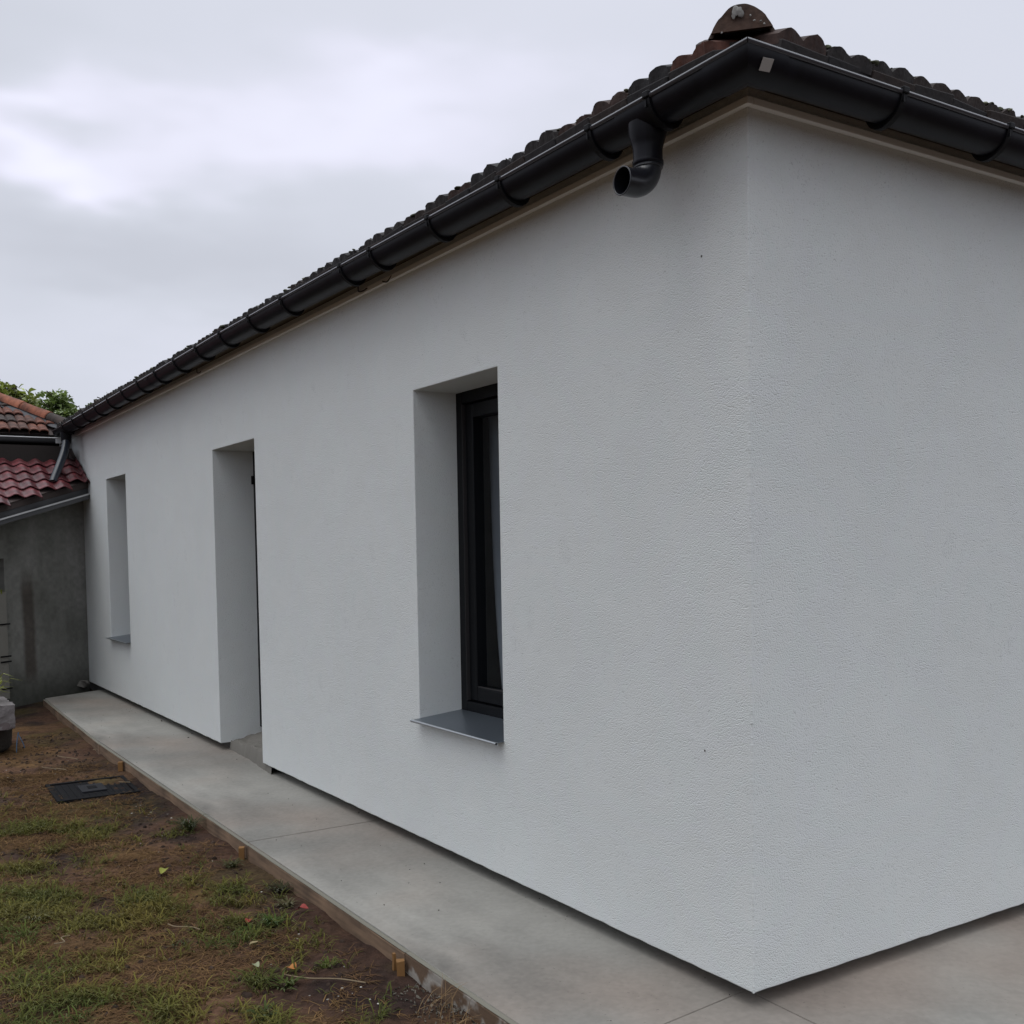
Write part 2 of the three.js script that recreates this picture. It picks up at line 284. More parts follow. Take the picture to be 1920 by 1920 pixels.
{
  const g = new THREE.ExtrudeGeometry(wallShape(-13, 0, [W1, W2], [DR]), wallOpt); g.translate(0, 0, -D + .004); { const q = g.attributes.position; for (let i = 0; i < q.count; i++) if (q.getX(i) > q.getZ(i)) q.setX(i, q.getZ(i) - .0005); }
  part('long_wall', boxUV(g), M.stucco, house);
  const e = new THREE.ExtrudeGeometry(wallShape(0, 7, [], []), wallOpt); e.translate(0, 0, -D + .004); e.rotateY(Math.PI / 2); { const q = e.attributes.position; for (let i = 0; i < q.count; i++) if (q.getZ(i) > q.getX(i)) q.setZ(i, q.getX(i) - .0005); }
  part('end_wall', boxUV(e), M.stucco, house);
  // rough corner bead
  const P = [];
  for (let i = 0; i <= 600; i++) { const y = i / 600 * HT, row = [], j = .0014 * (rnd() - .5), k = .0022 * (fbm(y * 30, 2, 0, 3, 7) - .5); for (let a = 0; a <= 6; a++) { const th = -Math.PI / 2 * .9 + (a / 6) * Math.PI * .95, r = .0078 + j + k + .0012 * (rnd() - .5); row.push([-.0065 + Math.cos(th - .05 + Math.PI / 4 - Math.PI / 4) * r * .9, y, -.0065 + Math.sin(th + .4) * r * .9]); } P.push(row); }
  part('corner_bead', gridGeo(P, (p) => [p[0] + p[2], p[1]]), M.stucco, house);
  part('plinth', merge([box(-13, -.10, -.2, -.002, -.3, -.10), box(-.3, -.10, -.2, -.002, -6.9, -.302)]), M.plinth, house);
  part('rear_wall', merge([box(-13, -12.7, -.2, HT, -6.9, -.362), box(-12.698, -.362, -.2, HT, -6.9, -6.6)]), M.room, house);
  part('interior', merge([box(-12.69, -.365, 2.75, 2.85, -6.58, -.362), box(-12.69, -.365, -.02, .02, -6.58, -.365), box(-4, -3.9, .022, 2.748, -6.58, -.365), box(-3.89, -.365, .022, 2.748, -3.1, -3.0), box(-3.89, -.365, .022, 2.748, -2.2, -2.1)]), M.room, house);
  part('trim_strip', merge([rbox(-13, .026, 3.0, 3.026, .001, .026, .003), rbox(.001, .026, 3.0, 3.026, -7, -.0005, .003)]), M.trim, house);
  part('soffit', merge([box(-13, .10, HT + .002, HT + .02, -.05, .085), box(-.05, .085, HT + .002, HT + .02, -7, -.052)]), M.soffit, house);
  part('fascia', merge([box(-11.6, .105, HT - .005, 3.125, .087, .103), box(.087, .103, HT - .005, 3.125, -7, .085)]), M.darkBoard, house);
  // a few render pits
  for (const [x, y, s] of [[-.226, 2.564, .006], [-.232, .809, .006], [-.094, 3.03, .006]]) { const s0 = new THREE.IcosahedronGeometry(s, 1); s0.scale(.5, .7, .4); s0.translate(x, y, .002); part('render_blemish', boxUV(s0), M.plinth, house); }
}
// gutters: half-round sections along the eaves
const RG = .075, ZG = .175, YG = 3.057;
const gyTab = [[-11.6, .01], [-9, .012], [-6.65, .018], [-5, .03], [-3.7, .025], [-2.4, .015], [-1.2, .001], [-.4, .0], [.3, 0]];
const gy = (x) => { for (let i = 1; i < gyTab.length; i++) if (x <= gyTab[i][0]) { const [a, b] = gyTab[i - 1], [c, d] = gyTab[i]; return mix(b, d, clamp((x - a) / (c - a))); } return 0; };
const arc = (r, n, a0 = 0, a1 = Math.PI) => [...Array(n + 1)].map((_, i) => { const a = a0 + (a1 - a0) * i / n; return [Math.cos(a) * r, -Math.sin(a) * r]; });
const half = (ro, ri, n = 18) => [...arc(ro, n), [-ro, .012], [-ri, .012], ...arc(ri, n).reverse(), [ro, 0]];   // closed section (o, y)
function sweepX(sec, xs, zc, yf, mitre) { return gridGeo(xs.map((x) => sec.map(([o, y]) => { const end = mitre && x === xs[xs.length - 1]; return [end ? zc + o : x, yf(x) + y, zc + o]; })), (p, r, c) => [p[0], c * .012]); }
function sweepZ(sec, zs, xc, yf, mitre) { return gridGeo(zs.map((z) => sec.map(([o, y]) => { const start = mitre && z === zs[0]; return [xc + o, yf(z) + y, start ? xc + o : z]; })), (p, r, c) => [p[2], c * .012]); }
const range = (a, b, n) => [...Array(n + 1)].map((_, i) => a + (b - a) * i / n);
function bracketGeo() { // strap round the gutter, thicker below, clip on the rim
  const sh = new THREE.Shape(), N = 22, o = [], q = [];
  for (let i = 0; i <= N; i++) { const a = -.12 + (Math.PI + .1) * i / N, fat = .004 + .012 * Math.exp(-(((a - 1.9) / .55) ** 2)); o.push([Math.cos(a) * (RG + .0025 + fat), -Math.sin(a) * (RG + .0025 + fat)]); q.push([Math.cos(a) * (RG + .0012), -Math.sin(a) * (RG + .0012)]); }
  o.forEach(([x, y], i) => (i ? sh.lineTo(x, y) : sh.moveTo(x, y))); q.reverse().forEach(([x, y]) => sh.lineTo(x, y));
  const g = new THREE.ExtrudeGeometry(sh, { depth: .024, bevelEnabled: true, bevelSize: .0012, bevelThickness: .0012, bevelSegments: 1, curveSegments: 1 });
  g.translate(0, 0, -.012);
  const clip = new RoundedBoxGeometry(.026, .022, .03, 2, .004); clip.translate(RG + .003, .006, 0);
  const rib = new THREE.BoxGeometry(.006, .03, .008); rib.translate(RG + .006, -.018, .005);
  const tail = new RoundedBoxGeometry(.016, .045, .04, 2, .004); tail.translate(-RG - .004, -.012, 0);
  return merge([g, clip, rib, tail].map(boxUV));                    // section axes: x = outwards, y = up, z = along
}
{
  const xs = [-11.53, ...range(-11.4, -.1, 90), .25], bG = bracketGeo();
  const run = part('gutter', sweepX(half(RG, RG - .003), xs, ZG, (x) => YG + gy(x), true), M.gutter, house);
  run.userData.label = 'gutter along the long wall';
  part('rim', gridGeo(xs.map((x, i) => arc(.0085, 10, 0, 2 * Math.PI).map(([o, y]) => [i === xs.length - 1 ? .25 + o : x, YG + gy(x) + y + .002, .252 + o]))), M.gutterRim, run);
  part('end_cap', boxUV(new THREE.ExtrudeGeometry(new THREE.Shape(arc(RG - .0035, 18).map(([a, b]) => new THREE.Vector2(a, b))), { depth: .004, bevelEnabled: false }).rotateY(-Math.PI / 2).translate(-11.525, YG + .01, ZG)), M.gutter, run);
  for (const x of [-.54, -1.157, -1.773, -2.40, -2.772, -3.663, -4.26, -4.87, -5.45, -6.05, -6.65, -7.25, -7.85, -8.45, -9.05, -9.65, -10.25, -10.85]) {
    const b = part('gutter_bracket', bG, M.bracket, run); b.position.set(x, YG + gy(x), ZG); b.rotation.y = -Math.PI / 2;
  }
  const back = (x) => { const b = part('gutter_bracket', bG, M.bracket, run); b.position.set(x, YG + gy(x), ZG); b.rotation.y = -Math.PI / 2; };
  back(-.212);
  for (const x of [-2.83, -6.95]) part('gutter_joint', sweepX(half(RG + .0035, RG + .001), range(x - .05, x + .05, 2), ZG, (q) => YG + gy(q)), M.gutter, run);
  // drop outlet near the corner and its elbow
  const ox = -.305;
  part('outlet_saddle', sweepX(half(RG + .0045, RG + .001), range(ox - .085, ox + .085, 4), ZG, (q) => YG + gy(q)), M.gutter, run);
  const lathe = new THREE.LatheGeometry([[.069, 3.012], [.066, 2.975], [.056, 2.945], [.0515, 2.925], [.0515, 2.885], [.0545, 2.884], [.0545, 2.872], [.0475, 2.87]].map(([r, y]) => new THREE.Vector2(r, y)), 32); lathe.translate(ox, 0, ZG);
  part('drop_outlet', boxUV(lathe), M.gutter, run);
  const arcPts = [[ox, 2.90, ZG]]; for (let i = 0; i <= 10; i++) { const a = i / 10 * Math.PI / 2; arcPts.push([ox, 2.868 - .068 * Math.sin(a), ZG + .068 * (1 - Math.cos(a))]); } arcPts.push([ox, 2.80, ZG + .115]);
  const outer = tube(arcPts, .0475, 40, 28), inner = tube(arcPts, .0445, 40, 28), lip = new THREE.TorusGeometry(.0465, .0028, 8, 32); lip.translate(ox, 2.80, ZG + .115);
  inner.index.array.reverse(); inner.computeVertexNormals();
  const sock = new THREE.TorusGeometry(.049, .003, 8, 32); sock.rotateX(Math.PI / 2); sock.translate(ox, 2.862, ZG);
  part('elbow', merge([outer, inner, lip, sock]), new THREE.MeshPhysicalMaterial({ color: lin(.009, .0095, .013), roughness: .3, clearcoat: .2, clearcoatRoughness: .25, side: THREE.DoubleSide }), run);
  // corner fitting, run along the end wall
  const zs = [.25, ...range(.0, -7, 40)];
  const run2 = part('gutter', sweepZ(half(RG, RG - .003), zs, ZG, () => YG, true), M.gutter, house);
  run2.userData.label = 'gutter along the end wall';
  part('rim', gridGeo(zs.map((z, i) => arc(.0085, 10, 0, 2 * Math.PI).map(([o, y]) => [.252 + o, YG + y + .002, i ? z : .25 + o]))), M.gutterRim, run2);
  for (const z of [-.475, -1.078, -1.68, -2.28, -2.9, -3.5]) { const b = part('gutter_bracket', bG, M.bracket, run2); b.position.set(ZG, YG, z); }
  const cf = half(RG + .004, RG + .001);
  part('corner_joint', merge([sweepX(cf, [.055, .15, .25], ZG, () => YG, true), sweepZ(cf, [.25, .17, .075], ZG, () => YG, true)]), M.gutter, run2);
  const st = rbox(-.001, .001, -.019, .019, -.023, .023, .0005); const s = part('sticker', st, M.sticker, run2); s.position.set(ZG + Math.cos(.62) * (RG + .006), YG - Math.sin(.62) * (RG + .006), .162); s.rotation.set(.09, 0, -.62);
  // downpipe at the far end, falling onto the red roof
  const pts = [[-11.06, 2.99, ZG], [-11.06, 2.93, ZG], [-11.02, 2.86, .19], [-10.93, 2.74, .235], [-10.67, 2.41, .40], [-10.65, 2.385, .41]];
  const dp = part('downpipe', tube(pts, .046, 60, 20), M.pipeGrey, house);
  const hop = new THREE.CylinderGeometry(.07, .052, .14, 24); hop.translate(-11.06, 2.95, ZG); part('pipe_hopper', boxUV(hop), M.gutter, dp);
}
// roof: deck, double-wave clay tiles, hip tiles
function chip(g, j) { // worn, uneven front edge
  const p = g.attributes.position; for (let i = 0; i < p.count; i++) { const x = p.getX(i), y = p.getY(i), z = p.getZ(i); if (y > .01) p.setXYZ(i, x, y + .007 * (fbm(x * 55 + j * 9, z * 30 + j * 3, 0, 3, j) - .5), z + .016 * (fbm(x * 40 + j * 5, y * 40, 0, 3, 20 + j) - .5)); }
  g.computeVertexNormals(); return g;
}
const SL = .30, TH = Math.atan(SL), TW = .22, TL = .40;
function waveTile(w, len, amp, lip, lipBack, pw = .75, n = 10, waves = 2, thin = 0) { // front edge at z = 0, runs to z = -len
  const tri = [], H = (u) => pw < 0 ? lip + amp * (.5 - .5 * Math.cos(2 * Math.PI * u * waves)) : lip + amp * Math.pow(Math.max(0, Math.sin(Math.PI * ((u * waves) % 1))), pw) * (1 - .25 * ((u * waves) % 1));
  const us = range(0, 1, n * waves), q = (a, b, c, d) => tri.push(...a, ...b, ...c, ...a, ...c, ...d), lb = lipBack - lip;
  for (let i = 0; i < us.length - 1; i++) {
    const x0 = us[i] * w, x1 = us[i + 1] * w, h0 = H(us[i] * .9999), h1 = H(us[i + 1] * .9999);
    q([x0, h0, 0], [x1, h1, 0], [x1, h1 + lb, -len], [x0, h0 + lb, -len]);         // top
    const b0 = thin ? h0 - thin : 0, b1 = thin ? h1 - thin : 0; q([x0, b0, .004], [x1, b1, .004], [x1, h1, 0], [x0, h0, 0]);         // front lip
    q([x0, b0 + lb, -len], [x1, b1 + lb, -len], [x1, b1, .004], [x0, b0, .004]);
  }
  q([0, 0, .004], [0, lip, 0], [0, lip + lb, -len], [0, lb, -len]); q([w, 0, .004], [w, lb, -len], [w, lip + lb, -len], [w, lip, 0]);
  return soup(tri);
}
{
  const deckY = 3.128, tri = [], run = 3.3, A = V(.10, deckY, .10), top = deckY + SL * run;
  const roof = part('roof', soup([
    -12.6, deckY, .10, .10, deckY, .10, .10 - run, top, .10 - run, -12.6, deckY, .10, .10 - run, top, .10 - run, -12.6, top, .10 - run,
    .10, deckY, .10, .10, deckY, -7, .10 - run, top, -7 + 0 * run, .10, deckY, .10, .10 - run, top, -7, .10 - run, top, .10 - run,
    -12.6, top, .10 - run, .10 - run, top, .10 - run, .10 - run, top, -7, -12.6, top, .10 - run, .10 - run, top, -7, -12.6, top, -7,
    -12.6, deckY, .10, -12.6, top, .10 - run, -12.6, top, -7, -12.6, deckY, .10, -12.6, top, -7, -12.6, deckY - .03, -7,
    -12.6, deckY - .03, -7, .10, deckY, -7, .10 - run, top, -7, -12.6, deckY - .03, -7, .10 - run, top, -7, -12.6, top, -7,
  ]), M.darkBoard, house);
  const kinds = [0, 1, 2, 3, 4, 5].map((j) => [j, j % 3]).map(([j, k]) => waveTile(TW - .004, TL, [.026, .029, .024][k], .028, .030, [.75, .85, .65][k])).map((g, j) => chip(g, j));
  const under = [0, 1].map(() => rbox(0, TW - .003, 0, .036, -.10, .0, .004));
  const mats = oldClay;
  const pick = () => { const r = rnd(); return mats[r < .34 ? 0 : r < .6 ? 1 : r < .76 ? 2 : r < .92 ? 3 : r < .94 ? 4 : 5]; };
  const put = (geo, mat, along, side, row, name = 'roof_tile') => {
    const m = part(name, geo, mat, roof), d = .165 - row * .33 * Math.cos(TH) + rr(-.013, .009), y = 3.130 + row * .33 * Math.sin(TH) + rr(-.006, .006);
    if (side) { m.position.set(d, y, along); m.rotation.set(0, Math.PI / 2, 0); m.rotateX(TH); } else { m.position.set(along, y, d); m.rotation.set(TH, 0, 0); }
    m.rotateZ(rr(-.045, .045)); m.rotateY(rr(-.04, .04)); return m;
  };
  for (let i = 0; i < 53; i++) { const x = .03 - (i + 1) * TW; put(kinds[(i * 5 + (i >> 2)) % 6], i === 0 ? mats[4] : i === 2 ? mats[5] : pick(), x, 0, 0); const u = put(under[0], mats[i % 3], x, 0, 0, 'under_tile'); u.position.y = 3.106 + rr(-.002, .002); u.position.z = .176 + rr(-.003, .003); }
  for (let i = 0; i < 30; i++) { const z = .035 - i * TW; put(kinds[(i * 5 + 1 + (i >> 2)) % 6], i === 0 ? mats[5] : pick(), z, 1, 0); const u = put(under[0], mats[i % 3], z, 1, 0, 'under_tile'); u.position.y = 3.106 + rr(-.002, .002); u.position.x = .176 + rr(-.003, .003); }
  // courses above the eaves, out of sight from the path
  const list = [], m4 = new THREE.Object3D();
  for (let r = 1; r < 10; r++) { const d = .165 - r * .33 * Math.cos(TH), y = 3.128 + r * .33 * Math.sin(TH); for (let x = d - TW - .1; x > -11.75; x -= TW) list.push([x, y, d, 0]); for (let z = d - .1; z > -6.8; z -= TW) list.push([d, y, z, 1]); }
  const inst = shad(new THREE.InstancedMesh(kinds[0], std({ color: 0xffffff, map: clayTex, roughness: .85 }), list.length)); inst.name = 'tile_field'; inst.userData.kind = 'stuff';
  list.forEach(([x, y, z, s], i) => { m4.position.set(x, y, z); m4.rotation.set(0, s ? Math.PI / 2 : 0, 0); m4.rotateX(TH); m4.updateMatrix(); inst.setMatrixAt(i, m4.matrix); inst.setColorAt(i, oldClay[Math.floor(rnd() * 4)].color); });
  roof.add(inst);
  // hip
  const bell = (r) => range(-1, 1, 24).map((t) => [-t * r, r * .80 * (1 - Math.pow(Math.abs(t), 2.15))]);
  const barrel = (r0, r1, L, th = .014) => { const P = []; for (const [r, z] of [[r0 - th, 0], [r0, .002], [r0, -.02], [r1, -L], [r1 - th, -L], [r0 - th, 0]]) P.push(bell(r).map(([a, b]) => [a, b, z])); return gridGeo(P, (p) => [p[0], p[2] + p[1]]); };
  const hipA = Math.atan(SL / Math.SQRT2);
  for (let i = 0; i < 10; i++) {
    const k = i ? .02 + i * .36 : 0, d = .072 - k / Math.SQRT2;
    const g = barrel(i ? .085 : .107, i ? .07 : .09, .42), m = part('hip_tile', g, i ? oldClay[i % 4] : clay(.075, .048, .036), roof);
    m.material.side = THREE.DoubleSide; m.position.set(d - .012, 3.190 + k * Math.tan(hipA) + (i ? -.025 : 0), d + .012); m.rotation.set(0, Math.PI / 4, 0); m.rotateX(hipA);
    if (!i) {
      const face = new THREE.Shape(bell(.098).map(([a, b]) => new THREE.Vector2(a, b)));
      const fg = new THREE.ExtrudeGeometry(face, { depth: .02, bevelEnabled: false }); fg.rotateX(-.10); fg.translate(0, .012, -.006);
      const f = part('closed_end', roughen(fg, .003, 50, 2), clay(.12, .068, .046), roof); f.position.copy(m.position); f.rotation.copy(m.rotation);
      const spl = []; for (let j = 0; j < 9; j++) { const s = new THREE.IcosahedronGeometry(rr(.004, .010), 1); s.scale(1, rr(.7, 1.8), .35); s.translate(-.012 + rr(-.016, .018), .066 + rr(-.012, .012), .018); spl.push(boxUV(s)); }
      for (const [a, b] of [[.035, .05], [.05, .034], [.075, .03], [.088, .022], [-.08, .008]]) { const s = new THREE.IcosahedronGeometry(.0035, 1); s.translate(a * .8, b, .022); spl.push(boxUV(s)); }
      const sp = part('mortar_splash', roughen(merge(spl), .0025, 90, 4), M.mortar, roof); sp.position.copy(m.position); sp.rotation.copy(m.rotation); 
    }
  }
  part('hip_bed', rbox(-.085, .085, -.09, .0, -.5, -.03, .006).rotateX(hipA).rotateY(Math.PI / 4).translate(.085, 3.172, .085), M.darkBoard, roof);
  // lichen clumps on the tile ends
  const ms = [[], []];
  for (let i = 0; i < 380; i++) { const side = rnd() < .3, a = side ? rr(-2.6, -.2) : rr(-8, -.25), s = new THREE.IcosahedronGeometry(.004 + .015 * Math.pow(rnd(), 2), 1); s.scale(rr(.8, 1.5), rr(.3, .6), rr(.7, 1.3)); const dz = rr(-.09, .012), tn = Math.round((side ? .035 - a : .03 - a) / TW * 2) / 2 + .12, al = (side ? .035 : .03) - tn * TW + rr(-.02, .02), yy = 3.130 + .047 - SL * dz + rr(-.006, .004); s.translate(...(side ? [.165 + dz, yy, al] : [al, yy, .165 + dz])); ms[rnd() < .35 ? 0 : 1].push(boxUV(s)); }
  part('lichen', roughen(merge(ms[0]), .006, 60, 1), M.moss, roof).userData.kind = 'stuff';
  part('lichen', roughen(merge(ms[1]), .006, 60, 2), M.mossDark, roof).userData.kind = 'stuff';
}
// windows
function windowUnit([x0, x1, y0, y1], label, gap = .26) {
  const w = new THREE.Group(); w.name = 'window'; w.userData.label = label; house.add(w);
  const zf = -gap, b = [], y0f = y0 + .026, f = .062, zb = zf - .075;
  part('frame', merge([rbox(x0 - .01, x0 + f, y0f, y1, zb, zf), rbox(x1 - f, x1 + .01, y0f, y1, zb, zf), rbox(x0 + f, x1 - f, y1 - f, y1 + .01, zb, zf), rbox(x0 + f, x1 - f, y0f, y0f + f * .9, zb, zf)]), M.frame, w);
  const a = x0 + f + .004, c = x1 - f - .004, s0 = y0f + f * .9 + .004, s1 = y1 - f - .004, k = .078, zs = zf - .016;
  part('sash', merge([rbox(a, a + k, s0, s1, zb - .01, zs, .008), rbox(c - k, c, s0, s1, zb - .01, zs, .008), rbox(a + k, c - k, s1 - k, s1, zb - .01, zs, .008), rbox(a + k, c - k, s0, s0 + k, zb - .01, zs, .008)]), M.frame, w);
  part('gasket', merge([rbox(x0 + f - .0005, x0 + f + .003, s0, s1, zf - .03, zf + .002, .001), rbox(a + k - .001, c - k + .001, s0 + k - .001, s0 + k + .004, zs - .02, zs - .004, .001)]), M.gasket, w);
  part('glass', boxUV(new THREE.PlaneGeometry(c - a - 2 * k + .01, s1 - s0 - 2 * k + .01).translate((a + c) / 2, (s0 + s1) / 2, zf - .05)), M.glass, w);
  // zinc sill: sloping sheet with rolled front edge and small upstands
  const sh = new THREE.Shape([[-gap + .002, .030], [-gap + .002, .027], [.042, -.001], [.042, .002]].map((p) => new THREE.Vector2(...p)));
  const sg = new THREE.ExtrudeGeometry(sh, { depth: x1 - x0 + .008, bevelEnabled: false }); sg.rotateY(-Math.PI / 2); sg.translate(x1 + .006, y0, 0);
  const sill = part('sill', boxUV(sg), M.zinc, w);
  const roll = (r) => new THREE.CylinderGeometry(r, r, x1 - x0 + .012, 16, 1, true).rotateZ(Math.PI / 2).translate((x0 + x1) / 2 + .002, y0 - .003, .046);
  const inr = roll(.0065); inr.index.array.reverse(); inr.computeVertexNormals();
  const rimL = (x) => new THREE.TorusGeometry(.0075, .0012, 6, 16).rotateY(Math.PI / 2).translate(x, y0 - .003, .046);
  part('rolled_edge', merge([roll(.008), inr, rimL(x0 - .004), rimL(x1 + .008)]), M.zincRim, sill);
  return w;
}
windowUnit(W1, 'near window with dark frame and zinc sill');
windowUnit(W2, 'far narrow-looking window with zinc sill', .255);
{ // curtain hanging behind the near window
  const P = []; const N = 60;
  for (let r = 0; r <= 24; r++) { const t = r / 24, y = 2.33 - t * 1.64, row = [], left = -2.44 + .07 * t + .06 * t * t * t; for (let i = 0; i <= N; i++) { const u = i / N, x = mix(left, -1.55, u); row.push([x, y, -.47 + (.012 + .016 * t) * Math.sin(u * 46 + .5 * Math.sin(t * 3)) + .008 * Math.sin(u * 17 + t * 2)]); } P.push(row); }
  const c = thing('curtain', 'pale sheer curtain hanging behind the glass of the near window', 'curtain');
  part('cloth', gridGeo(P, (p) => [p[0], p[1]]), M.curtain, c);
  const rod = new THREE.CylinderGeometry(.01, .01, 1.0, 12).rotateZ(Math.PI / 2).translate(-2.0, 2.335, -.47); part('rod', boxUV(rod), M.bracket, c);
}
{ // door deep in its reveal
  const d = new THREE.Group(); d.name = 'door'; house.add(d);
  const z = -.335, zb = -.40;
  part('door_frame', merge([rbox(DR[0] - .01, DR[0] + .05, .10, DR[2], zb, z), rbox(DR[1] - .05, DR[1] + .01, .10, DR[2], zb, z), rbox(DR[0] + .05, DR[1] - .05, DR[2] - .05, DR[2] + .01, zb, z)]), M.frame, d);
  part('door_leaf', rbox(DR[0] + .052, DR[1] - .052, .105, DR[2] - .054, zb - .005, z - .012, .006), M.frame, d);
  part('hinge', rbox(DR[0] + .006, DR[0] + .03, 2.10, 2.17, z, z + .022, .004), M.bracket, d);
  part('handle', rbox(DR[1] - .16, DR[1] - .06, 1.03, 1.055, z + .03, z + .05, .004), M.zincRim, d);
  // rough cement step under the door
  const P = []; for (let r = 0; r <= 14; r++) { const row = []; for (let i = 0; i <= 40; i++) { const u = i / 40, t = r / 14, x = mix(DR[0] - .005, DR[1] + .16, u), h = mix(.012, .075, u) - .0; const zf = mix(-.10, -.03, u * u) + .02 * (fbm(x * 9, 3, 0, 3, 2) - .5); const ramp = sstep(0, .12, t), rough = .055 * (fbm(x * 22, t * 9, 0, 4, 4) - .5) * sstep(0, .12, t); row.push([x, mix(SLAB - .012, h, sstep(0, .16, t)) + rough + .05 * sstep(.4, 1, t), mix(zf + .03, -.40, t * t * .85 + .15 * t)]); } P.push(row); }
  part('step', gridGeo(P.reverse()), M.roughCement, house);
}
// twigs and straw caught under the eaves
[[-2.961, 3.021, .018, 'crooked dark twig caught under the eaves nearest the big window'], [-2.66, 3.009, .012, 'thin dark straw on the white wall just under the eaves'], [-6.127, 3.023, .015, 'small forked twig under the eaves above the door']].forEach(([x, y, z, l], i) => {
  const t = thing('twig', l, 'twig', [x, y, z]);
  part('stem', tube([[-.07, i === 1 ? .0 : .035, .01], [-.066, .004, .012], [.0, -.012, .016], [.05, i === 1 ? .012 : -.006, .012]], .0035, 20, 5), M.darkBoard, t);
});

// ---------- lean-to shed with red roof ----------
{
  const k = .63, cs = 1 / Math.hypot(1, k), wx = (z) => -11.10 + k * z;      // its wall runs askew from the house
  const shed = thing('lean_to', 'grey cement lean-to with red tiled roof built against the white house', 'shed', [wx(0), 0, 0]);
  const rx = (x) => x - wx(0);
  const RP = (x) => 2.886 - .4875 * (x + 11.686) + .0;
  const Z1 = 4.2, topY = (z) => 2.205 - .29 * z;
  { // wall as an upright slab along the slanted line
    const L = Math.hypot(k, 1) * Z1, sh = new THREE.Shape([[0, -.3], [L, -.3], [L, topY(Z1)], [0, topY(0)]].map((p) => new THREE.Vector2(...p)));
    const ha = .98 * Math.hypot(k, 1), hb = 1.9 * Math.hypot(k, 1), h = new THREE.Path([[ha, -.1], [hb, -.1], [hb, 1.50], [ha, 1.52]].map((p) => new THREE.Vector2(...p))); sh.holes.push(h);
    const g = new THREE.ExtrudeGeometry(sh, { depth: .18, bevelEnabled: false }); g.rotateY(-Math.atan2(1, k)); 
    const uvg = (() => { const q = g.toNonIndexed(), p = q.attributes.position, uv = []; for (let i = 0; i < p.count; i++) uv.push(Math.hypot(p.getX(i), p.getZ(i)) , p.getY(i) + .25); q.setAttribute('uv', new THREE.Float32BufferAttribute(uv, 2)); return q; })();
    uvg.translate(0, 0, .0); part('wall', uvg, M.greyWall, shed);
  }
  const line = (off, z) => [k * z + off, z];                                   // offset along x from the wall line
  const prism = (o0, o1, ya0, ya1, yb0, yb1, z0, z1) => { // bar along the slanted eave from z0 to z1
    const P = [[o0, ya0, yb0], [o1, ya0, yb0], [o1, ya1, yb1], [o0, ya1, yb1]], a = P.map(([o, y]) => [k * z0 + o, y, z0]), b = P.map(([o, , y]) => [k * z1 + o, y, z1]), t = [];
    const q = (p, r, s, u) => t.push(...p, ...r, ...s, ...p, ...s, ...u);
    for (let i = 0; i < 4; i++) q(a[i], a[(i + 1) % 4], b[(i + 1) % 4], b[i]); q(a[3], a[2], a[1], a[0]); q(b[0], b[1], b[2], b[3]);
    return soup(t);
  };
  const eY = (o, z) => RP(-11.10 + k * z + o);                                  // roof plane above a point
  part('fascia_board', prism(.30, .325, eY(.36, 0) - .085, eY(.36, 0) - .012, eY(.36, Z1) - .085, eY(.36, Z1) - .012, -.0, Z1), M.brownBoard, shed);
  part('drip_board', prism(.285, .31, eY(.36, 0) - .165, eY(.36, 0) - .087, eY(.36, Z1) - .165, eY(.36, Z1) - .087, .001, Z1), M.zincGutter, shed);
  part('soffit', prism(.0, .258, eY(.36, 0) - .10, eY(.36, 0) - .085, eY(.36, Z1) - .10, eY(.36, Z1) - .085, 0, Z1), M.darkBoard, shed);
  { const y0 = eY(.36, 0) - .145, y1 = eY(.36, Z1) - .145;
    const gt = part('gutter', prism(.312, .40, y0 - .075, y0 - .02, y1 - .075, y1 - .02, .003, Z1), M.zincGutter, shed);
    part('rim', prism(.398, .416, y0 - .026, y0 - .008, y1 - .026, y1 - .008, .002, Z1), M.paleRim, gt); }
  // roof sheet below the tiles, and the tiles row by row
  const tri = [], e = [.34, -11.10], P0 = [rx(-11.72), RP(-11.72) - .02, 0], P1 = [.34, RP(-11.10 + .34) - .02, 0], P2 = [k * Z1 + .34, RP(-11.10 + k * Z1 + .34) - .02, Z1], P3 = [rx(-11.72), RP(-11.72) - .02, Z1];
  const roof = part('roof', soup([...P0, ...P3, ...P2, ...P0, ...P2, ...P1]), M.brownBoard, shed);
  roof.material = M.brownBoard.clone(); roof.material.side = THREE.DoubleSide;
  const ang = Math.atan(.4875), TWr = .178, RL = .236, kinds = [.0, 1].map((q) => waveTile(TWr + .002, RL + .03, .034 + .003 * q, .030, .006, -1, 16, 1, .007));
  kinds.forEach((g) => g.rotateY(Math.PI / 2).rotateZ(-ang));                  // now descends towards +x, width along -z
  for (let r = 0; r < 22; r++) {
    const x = -10.02 + .4 - r * .2095;                                         // front edge of the row
    if (x < -11.3) break;
    for (let c = 0; c < 26; c++) {
      const z = .06 + c * TWr + TWr, ed = -11.10 + k * (z - TWr * .5) + .37;   // the eave cuts the rows askew
      if (x > ed + .10) continue;
      const t = part('roof_tile', kinds[(r + c) % 2], redClay[Math.floor(rnd() * 3.4)], roof); t.position.set(rx(x), RP(x) - .014 + rr(-.002, .002), z);
    }
  }
  for (let r = 0; r < 8; r++) { const x = -9.62 - r * .2095; const ed = -11.10 + .03 + .37; if (x > ed + .2 || x < -11.6) continue; const t = part('roof_tile', kinds[0], redClay[3], roof); t.position.set(rx(x), RP(x) - .014, .058); t.scale.z = .3; }
  // old plank door at its outer end
  const a = Math.atan2(1, k), dr = new THREE.Group(); dr.name = 'plank_door'; dr.position.set(k * .98, 0, .98); dr.rotation.y = Math.PI - a; shed.add(dr);
